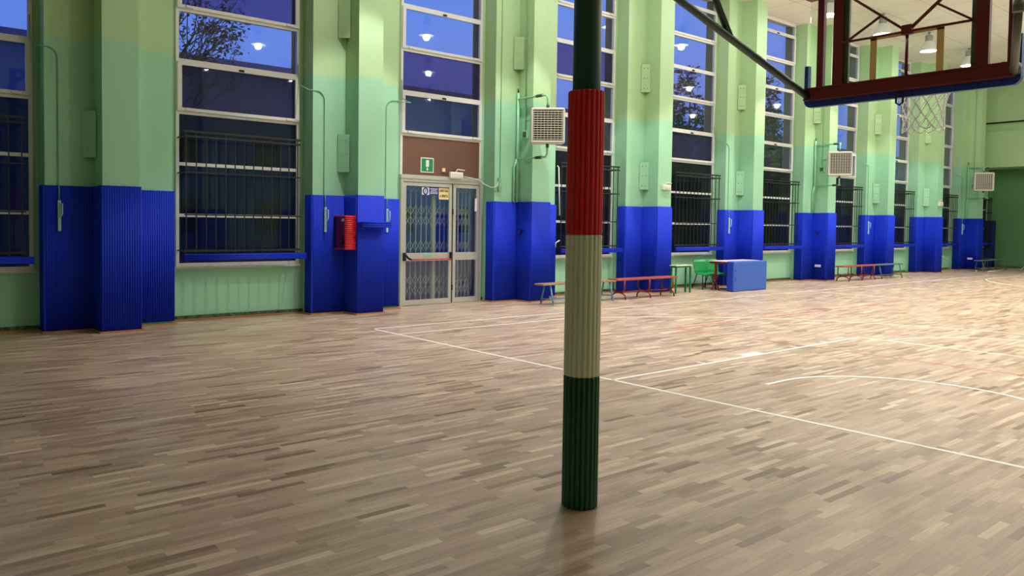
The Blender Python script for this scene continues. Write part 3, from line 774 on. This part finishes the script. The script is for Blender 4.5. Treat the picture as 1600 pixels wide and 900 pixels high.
b.tube([(xx, 3.70, 3.50), n0, (xx, 2.56, 3.50)], .012, 6); b.tube([n0, (xx, 3.115, 3.09)], .014, 6)
b.tube([n0, (xx, 3.70, 3.97)], .013, 6).tube([n0, (xx, 2.56, 3.97)], .016, 6)
b.tube([(xx, 3.67, 3.50), (xx, 3.345, 3.69)], .013, 6).tube([(xx, 2.58, 3.50), (xx, 2.87, 3.70)], .011, 6)
b.rbox(xx - .03, xx + .03, 3.115 - .045, 3.115 + .045, 3.47, 3.56, .008)
b.build('tie_rod', MT['maroon'], goal)
b = MB(); xx = BXX + .014
for q in ((3.42, 3.46), (2.84, 2.88)): b.box(xx, xx + .002, q[0] - .01, q[1] + .01, 3.05, 3.53)
b.box(xx, xx + .002, 2.83, 3.47, 3.485, 3.53)
b.build('target_rectangle', MT['tape'], bb)
# blue edge padding
b = MB()
def capsule_path(off):
    pts = []; y_a, y_b = yl + off, yr_ - off; z_b = zb + .02 - (off + .002) * 2.5; rr = .07
    pts.append((y_a, 3.33)); 
    for i in range(7): a_ = PI / 2 * i / 6; pts.append((y_a - rr + rr * math.cos(a_), z_b + rr - rr * math.sin(a_)))
    for i in range(7): a_ = PI / 2 * i / 6; pts.append((y_b + rr - rr * math.sin(a_), z_b + rr - rr * math.cos(a_)))
    pts.append((y_b, 3.33)); return pts
path = capsule_path(-.002)
outer_ = capsule_path(.035)
xs = (BXX - .025, BXX + .035)
vo = [[b.bm.verts.new((x, y, z)) for y, z in pp] for x, pp in ((xs[0], path), (xs[0], outer_), (xs[1], outer_), (xs[1], path))]
for i in range(len(path) - 1):
    for k_ in range(4): b.bm.faces.new((vo[k_][i], vo[k_][i + 1], vo[(k_ + 1) % 4][i + 1], vo[(k_ + 1) % 4][i]))
b.bm.faces.new([vo[k_][0] for k_ in range(4)]); b.bm.faces.new([vo[k_][-1] for k_ in range(4)])
b.build('edge_padding', MT['bpad'], bb)
b = MB()
for i in range(10): 
    y = yr_ + .1 + i * 1.6 / 9; b.tube([(BXX - .027, y, 2.957), (BXX - .022, y, 2.957)], .009, 6)
b.build('padding_rivets', MT['ink'], bb)
b = MB(); b.tube([(BXX - .06, BY - .0, 2.965), (BXX - .06, BY + .03, 2.94), (BXX - .06, BY + .03, 2.86), (BXX - .06, BY, 2.84), (BXX - .06, BY - .03, 2.86), (BXX - .06, BY - .03, 2.94)], .009, 6, closed=True)
b.build('hook', MT['ink'], goal)
# rim and net
RX, RYc, RZ = BXX + .15 + .24, BY - .03, 3.05
b = MB(); b.tube([(RX + .234 * math.cos(2 * PI * i / 40), RYc + .234 * math.sin(2 * PI * i / 40), RZ) for i in range(40)], .010, 8, closed=True)
b.rbox(BXX + .014, BXX + .028, RYc - .1, RYc + .1, RZ - .09, RZ + .03, .004).box(BXX + .02, BXX + .16, RYc - .07, RYc + .07, RZ - .012, RZ + .004)
rim = b.build('rim', MT['orange'], goal)
b = MB(); N = 12; prof = [(.228, 3.045), (.205, 2.955), (.183, 2.88), (.172, 2.80), (.168, 2.735), (.176, 2.665)]
rnd = random.Random(3)
def npt(lvl, idx):
    r_, z = prof[lvl]; a_ = 2 * PI * (idx + (.5 if lvl % 2 else 0)) / N; j_ = .007
    rnd.seed(lvl * 100 + (idx % N)); return Vector((RX + (r_ + rnd.uniform(-j_, j_)) * math.cos(a_), RYc + (r_ + rnd.uniform(-j_, j_)) * math.sin(a_), z + rnd.uniform(-j_, j_)))
for lvl in range(len(prof) - 1):
    for i in range(N):
        if lvl % 2 == 0: tg = (i, i - 1)
        else: tg = (i, i + 1)
        for t_ in tg: 
            p0, p1 = npt(lvl, i), npt(lvl + 1, t_); b.tube([p0, (p0 + p1) / 2 + Vector((0, 0, -.006)), p1], .0042 if lvl else .006, 5)
for i in range(N):                                     # bottom loops
    p0, p1 = npt(5, i), npt(5, i + 1); m_ = (p0 + p1) / 2
    b.tube([p0, m_ + Vector((rnd.uniform(-.02, .02), rnd.uniform(-.02, .02), -.03)), p1], .0055, 5)
b.build('net', MT['net'], rim)

# ------------------------------------------------------------------ benches
def a_bench(xa, xb_, yc_, h_, lab, legm, topm, grp='gymnasium benches with splayed legs'):
    t = thing('bench', lab, 'bench', ((xa + xb_) / 2, yc_, 0), grp)
    MB().rbox(xa, xb_, yc_ - .14, yc_ + .14, h_ - .035, h_, .008).build('seat', topm, t)
    for x in (xa + .25, xb_ - .18):
        for s_ in (1, -1):
            MB().tube([(x, yc_ + s_ * .09, h_ - .035), (x, yc_ + s_ * .19, .02)], .018, 8).tube([(x, yc_ + s_ * .19, .0), (x, yc_ + s_ * .19, .03)], .024, 8).build('leg', legm, t)
        MB().tube([(x, yc_ - .165, .12), (x, yc_ + .165, .12)], .014, 8).build('crossbar', legm, t)
    MB().tube([(xa + .25, yc_, .12), (xb_ - .18, yc_, .12)], .014, 8).build('stretcher', legm, t)
def c_bench(xa, xb_, yc_, h_, lab, legm, topm):
    t = thing('bench', lab, 'bench', ((xa + xb_) / 2, yc_, 0), 'gymnasium benches with curved legs')
    MB().rbox(xa, xb_, yc_ - .15, yc_ + .15, h_ - .04, h_, .008).build('seat', topm, t)
    for x in (xa + .22, (xa + xb_) / 2, xb_ - .22):
        u = []; 
        for i in range(13):
            a_ = PI * i / 12; u.append((x, yc_ + .17 * math.cos(a_), .225 + .03 - (.09) * math.sin(a_) + .0))
        u = [(x, yc_ + .17, h_ - .04)] + u + [(x, yc_ - .17, h_ - .04)]
        MB().tube(u, .018, 8).build('leg', legm, t)
        l2 = [(x, yc_ + .20, .0)] + [(x, yc_ + .20 * math.cos(PI * i / 12), .05 + .11 * math.sin(PI * i / 12)) for i in range(13)] + [(x, yc_ - .20, 0)]
        MB().tube(l2, .018, 8).build('leg', legm, t)
    MB().tube([(xa + .22, yc_, .163), (xb_ - .22, yc_, .163)], .016, 8).build('stretcher', legm, t)
a_bench(11.42, 13.74, 11.93, .46, 'wooden bench with light blue splayed legs behind the tricolour pole', MT['bluel'], MT['bwood'])
c_bench(13.77, 16.02, 11.94, .48, 'red bench with curved red legs in front of the fourth blue pillar', MT['redl'], MT['redtop'])
c_bench(24.95, 27.22, 12.12, .50, 'far red bench with curved dark red legs right of the middle heater pillar', MT['redl'], MT['redtop'])
a_bench(27.25, 29.25, 12.1, .50, 'far dark green bench with splayed legs, end to end with the far red bench', MT['greyl'], MT['greyl'])
a_bench(36.6, 39.5, 12.05, .46, 'grey green bench below the farthest heater', MT['greyl'], MT['greyl'])
t = thing('bench', 'grey bench standing along the far end wall', 'bench', (39.9, 11.9, 0), 'gymnasium benches with splayed legs')
MB().rbox(39.75, 40.05, 10.6, 13.0, .42, .455, .008).build('seat', MT['greyl'], t)
for y in (12.8, 10.85):
    for s_ in (1, -1): MB().tube([(39.9 + s_ * .09, y, .42), (39.9 + s_ * .19, y, .0)], .018, 6).build('leg', MT['greyl'], t)
for lab, p in (('white rod lying on the floor under the far grey green bench', [(36.3, 12.0, .02), (37.5, 12.35, .02)]),
               ('white rod lying on the floor before the far end wall', [(36.5, 11.63, .02), (38.4, 11.70, .02)])):
    tag(MB().tube(p, .02, 6).build('rod', MT['white'], loc=p[0]), lab, 'rod', 'white rods left around the far corner')
tag(MB().tube([(34.6, 13.2, .92), (36.3, 12.93, .40)], .02, 6).build('rod', MT['white'], loc=(36.3, 12.93, .4)), 'white rod leaning against the last window wall left of the last pillar', 'rod', 'white rods left around the far corner')
tag(MB().tube([(38.3, 11.05, .0), (38.0, 10.6, .5)], .02, 6).build('rod', MT['white'], loc=(38.3, 11.05, 0)), 'white rod standing tilted at the right edge by the far bench', 'rod', 'white rods left around the far corner')

# ------------------------------------------------------------------ tables, chairs, mat
t = thing('table', 'small green steel table with pale top beside the red bench', 'table', (16.6, 12.45, 0))
xa, xb_, ya, yb = 16.42, 17.10, 12.14, 12.36
MB().rbox(xa, xb_, ya, yb, .695, .72, .006).build('tabletop', MT['ttop'], t)
MB().box(xa + .03, xb_ - .03, ya + .03, yb - .03, .655, .695).build('apron', MT['tgreen'], t)
for x in (xa + .04, xb_ - .04):
    for y in (ya + .04, yb - .04): MB().box(x - .018, x + .018, y - .018, y + .018, 0, .66).build('leg', MT['tgreen'], t)
t = thing('table', 'pinkish topped table with red legs half hidden behind the blue mat', 'table', (19.0, 12.3, 0))
xa, xb_, ya, yb = 18.20, 19.85, 11.90, 12.42
MB().rbox(xa, xb_, ya, yb, .775, .80, .006).build('tabletop', MT['tpink'], t)
MB().box(xa + .02, xb_ - .02, ya + .02, yb - .03, .725, .775).build('apron', MT['redl'], t)
for x in (xa + .06, xb_ - .06):
    MB().box(x - .025, x + .025, 12.20, 12.25, .30, .74).build('leg', MT['redl'], t)
    MB().bar((x - .012, 12.14, .42), (x - .012, 12.34, .0), .022, .03, (1, 0, 0)).bar((x + .012, 12.31, .42), (x + .012, 12.11, .0), .022, .03, (1, 0, 0)).build('crossed_feet', MT['redl'], t)
mt = thing('gym_mat', 'thick blue gym mat standing on edge against the pinkish table', 'mat', (19.0, 11.78, 0))
b = MB().rbox(18.24, 19.84, 11.66, 11.88, 0, .80, .03, 3); b.build('mat_cover', MT['mattress'], mt)
MB().rbox(18.225, 18.26, 11.675, 11.865, .02, .78, .01).build('end_panel', MT['mside'], mt)
b = MB()
for z in (.30, .36, .55): b.rbox(18.28, 18.36, 11.645, 11.665, z, z + .02, .004)
b.build('handle_loop', MT['mside'], mt)
def chair(x, y, rz, lab):
    t = thing('chair', lab, 'chair', (x, y, 0), 'green moulded chairs at the pinkish table')
    Rm = Matrix.Translation((x, y, 0)) @ Matrix.Rotation(rz, 4, 'Z')
    def put(b, nm, m):
        for v in b.bm.verts: v.co = Rm @ v.co
        return b.build(nm, m, t)
    # shell: back and seat as one bent sheet with thickness; chair faces +X
    def sheet(pr, wfun, th, nm):
        b = MB(); n = 8; rows = []
        for (px_, pz_), w_ in zip(pr, wfun):
            rows.append([Vector((px_ + .035 * ((j / n - .5) * 2) ** 2, (j / n - .5) * w_, pz_)) for j in range(n + 1)])
        A = [[b.bm.verts.new(p) for p in r] for r in rows]; B = [[b.bm.verts.new(p + Vector((-th, 0, -th))) for p in r] for r in rows]
        for i in range(len(rows) - 1):
            for j in range(n):
                f = b.bm.faces.new((A[i][j], A[i][j + 1], A[i + 1][j + 1], A[i + 1][j])); f.smooth = True
                f = b.bm.faces.new((B[i][j], B[i + 1][j], B[i + 1][j + 1], B[i][j + 1])); f.smooth = True
        for i in range(len(rows) - 1):
            b.bm.faces.new((A[i][0], A[i + 1][0], B[i + 1][0], B[i][0])); b.bm.faces.new((A[i][n], B[i][n], B[i + 1][n], A[i + 1][n]))
        for j in range(n):
            b.bm.faces.new((A[0][j], B[0][j], B[0][j + 1], A[0][j + 1])); b.bm.faces.new((A[-1][j], A[-1][j + 1], B[-1][j + 1], B[-1][j]))
        return put(b, nm, MT['chair'])
    sheet([(-.27, .80), (-.26, .72), (-.235, .60), (-.21, .50), (-.19, .45)], [.38, .43, .43, .42, .41], .012, 'backrest')
    sheet([(-.19, .45), (-.15, .425), (0, .415), (.14, .42), (.21, .41), (.235, .385)], [.41, .42, .43, .43, .42, .40], .012, 'seat')
    for sx, sy in ((1, 1), (1, -1), (-1, 1), (-1, -1)):
        put(MB().tube([(sx * .14 - .02, sy * .14, .41), (sx * .25 - .02, sy * .21, .0)], .014, 8), 'leg', MT['chairleg'])
    put(MB().bar((-.16, -.14, .405), (-.16, .14, .405), .02, .014).bar((.12, -.14, .405), (.12, .14, .405), .02, .014), 'seat_frame', MT['chairleg'])
chair(18.42, 12.68, math.radians(-112), 'green plastic chair left of the red table leg')
chair(19.00, 12.70, math.radians(-108), 'green plastic chair partly hidden by the blue mat')

# ------------------------------------------------------------------ high bay lamps
def lamp_at(x, y):
    t = thing('high_bay_lamp', '', 'ceiling lamp', (x, y, 7.62), 'white bell shaped high bay lamps')
    MB().lathe([(.05, 8.21), (.05, CEIL)], (x, y), 16).build('ceiling_rose', MT['lampgrey'], t)
    MB().tube([(x, y, 8.21), (x, y, 8.14)], .016, 8).build('stem', MT['lampgrey'], t)
    MB().lathe([(.09, 8.15), (.115, 8.12), (.115, 7.97), (.09, 7.955)], (x, y), 20).build('ballast_housing', MT['lampgrey'], t)
    MB().lathe([(.09, 7.96), (.115, 7.93), (.135, 7.87), (.19, 7.78), (.24, 7.68), (.255, 7.62), (.262, 7.62), (.247, 7.69), (.2, 7.79), (.145, 7.88), (.12, 7.94), (.08, 7.955)], (x, y), 28, cap=False).build('reflector', MT['lampglass'], t)
    MB().lathe([(.001, 7.655), (.235, 7.655), (.235, 7.65), (.001, 7.65)], (x, y), 24, cap=False).build('lit_glass', MT['bulb'], t)
    return t
def spot(t, x, y):
    for nm, w, ang, bl, z in (('beam', LAMP_W, 80 if y > 10 else 108, .25 if y > 10 else .5, 7.61), ('spill', SPILL_W, 0, 0, 7.58)):
        d = bpy.data.lights.new('lamp_' + nm, 'SPOT' if ang else 'POINT'); d.energy = w
        if ang: d.spot_size = math.radians(ang); d.spot_blend = bl
        d.color = LAMP_COL; d.shadow_soft_size = .1
        o = bpy.data.objects.new('lamp_' + nm, d); COL.objects.link(o); o.parent = t; o.location = (0, 0, z - 7.62)
LX = [7.4, 10.9, 14.4, 17.9, 21.4, 24.7, 28.1, 31.6]
proto = lamp_at(21.4, 10.9)
VIS = {21.4: 'lit bell lamp between the two left uprights of the backboard frame', 24.7: 'lit bell lamp seen through the glass left of the board centre bar', 28.1: 'lit bell lamp seen through the taped rectangle on the glass', 31.6: 'lit bell lamp at the right inner edge of the board glass', 35.1: 'unlit bell lamp right of the board uprights, farthest of the row'}
proto['label'] = VIS[21.4]
lamps = [(proto, 21.4, 10.9)]
n_ = 0
for y in (10.9, 6.4, 1.6, -3.2):
    for x in LX + [35.1]:
        if (x, y) == (21.4, 10.9) or (x < 8 and y < 5): continue
        lb = VIS.get(x) if y == 10.9 else None
        if not lb: lb = 'white bell shaped ceiling lamp outside the picture frame'
        o = dup(proto, (x, y, 7.62), lb)
        if x < 35 or y < 10: lamps.append((o, x, y))
        else:
            for c in o.children:
                if c.name.startswith('lit_glass'): c.data = c.data.copy(); c.data.materials[0] = MT['lampglass']
for o, x, y in lamps: spot(o, x, y)

# ------------------------------------------------------------------ outside, beyond the windows
struct(MB().box(-30, 140, 13.68, 120, -.4, -.25).build('yard_ground', MT['ground']))
def building(x0, x1, y0, h_, lab):
    t = thing('distant_building', lab, 'building', ((x0 + x1) / 2, y0, -.25))
    MB().box(x0, x1, y0, y0 + 10, -.25, h_).build('walls', MT['bld'], t)
    MB().box(x0 - .4, x1 + .4, y0 - .4, y0 + 10.4, h_, h_ + .3).build('roof', MT['bld'], t)
    b = MB()
    n = int((x1 - x0) / 4)
    for i in range(n):
        for z in (1.2, 4.2): b.box(x0 + 1.5 + i * 4, x0 + 2.7 + i * 4, y0 - .03, y0, z, z + 1.5)
    b.build('windows', MT['black'], t)
building(-6, 92, 36, 8.9, 'long dark flat roofed building outside beyond the windows')

def leaf_cloud(b, c, r, n, size, rnd):
    for i in range(n):
        d = Vector((rnd.gauss(0, 1), rnd.gauss(0, 1), rnd.gauss(0, 1))); d = d.normalized() * r * rnd.random() ** .45
        p = Vector(c) + d; u = Vector((rnd.uniform(-1, 1), rnd.uniform(-1, 1), rnd.uniform(-1, 1))).normalized(); v = u.orthogonal().normalized(); s = size * rnd.uniform(.6, 1.3)
        b.poly([p - u * s, p + v * s * .5, p + u * s, p - v * s * .5])
def tree(x, y, h_, lab, kind, seed):
    rnd = random.Random(seed)
    t = thing('tree', lab, 'tree', (x, y, -.25), None)
    tb = MB(); lf = MB()
    def grow(p, d, L, r, depth):
        q = p + d * L; m_ = (p + q) / 2 + Vector((rnd.uniform(-1, 1), rnd.uniform(-1, 1), 0)) * L * .06
        tb.tube([p, m_, q], r, 5, r2=r * .65)
        if depth == 0:
            leaf_cloud(lf, q, .35, 10 if kind == 'sparse' else 40, .075 if kind == 'sparse' else .16, rnd); return
        for i in range(3 if depth > 1 else 2 + (rnd.random() < .5)):
            nd = (d + Vector((rnd.uniform(-1, 1), rnd.uniform(-1, 1), rnd.uniform(-.25, .6))) * .75).normalized()
            grow(q, nd, L * rnd.uniform(.6, .82), r * .6, depth - 1)
        if kind == 'sparse' and depth < 3: leaf_cloud(lf, q, .3, 5, .07, rnd)
    if kind == 'sparse':
        grow(Vector((x, y, -.25)), Vector((.05, 0, 1)), h_ * .36, .13, 5)
    else:
        tb.tube([(x, y, -.25), (x, y, h_ * .9)], .16, 6, r2=.03)
        for i in range(26):
            f = i / 25; z = 1.0 + (h_ - 1.2) * f; R_ = (1.9 * (1 - f) ** .7 + .25)
            for j in range(max(2, int(6 * (1 - f) + 2))):
                a_ = rnd.uniform(0, 2 * PI); leaf_cloud(lf, (x + R_ * .6 * math.cos(a_), y + R_ * .6 * math.sin(a_), z), .45, 26, .16, rnd)
    tb.build('trunk', MT['trunk'], t); lf.build('foliage', MT['leaf' if kind == 'sparse' else 'leaf2'], t)
tree(5.7, 20.5, 6.8, 'thin branched tree with sparse leaves behind the second window', 'sparse', 5)
tree(31.2, 22.5, 9.1, 'dense dark tree behind the window above the green table', 'dense', 2)
tree(34.0, 25.5, 8.4, 'lower dense dark tree behind and right of the tall dense one', 'dense', 9)
tree(36.8, 22.0, 9.6, 'dense dark tree behind the window right of the blue mat pillar', 'dense', 4)
tree(41.5, 24.5, 8.6, 'dark tree beside the one seen behind the arm of the goal', 'dense', 6)
lp = thing('street_lamp', 'thin dark lamp post outside the window above the green table', 'street lamp', (29.0, 22, -.25))
MB().tube([(29.0, 22, -.25), (29.0, 22, 8.6)], .05, 6).tube([(29.0, 22, 8.6), (29.5, 22, 8.75)], .04, 6).build('post', MT['trunk'], lp)
MB().rbox(29.4, 29.8, 21.9, 22.1, 8.68, 8.8, .02).build('lamp_head', MT['trunk'], lp)
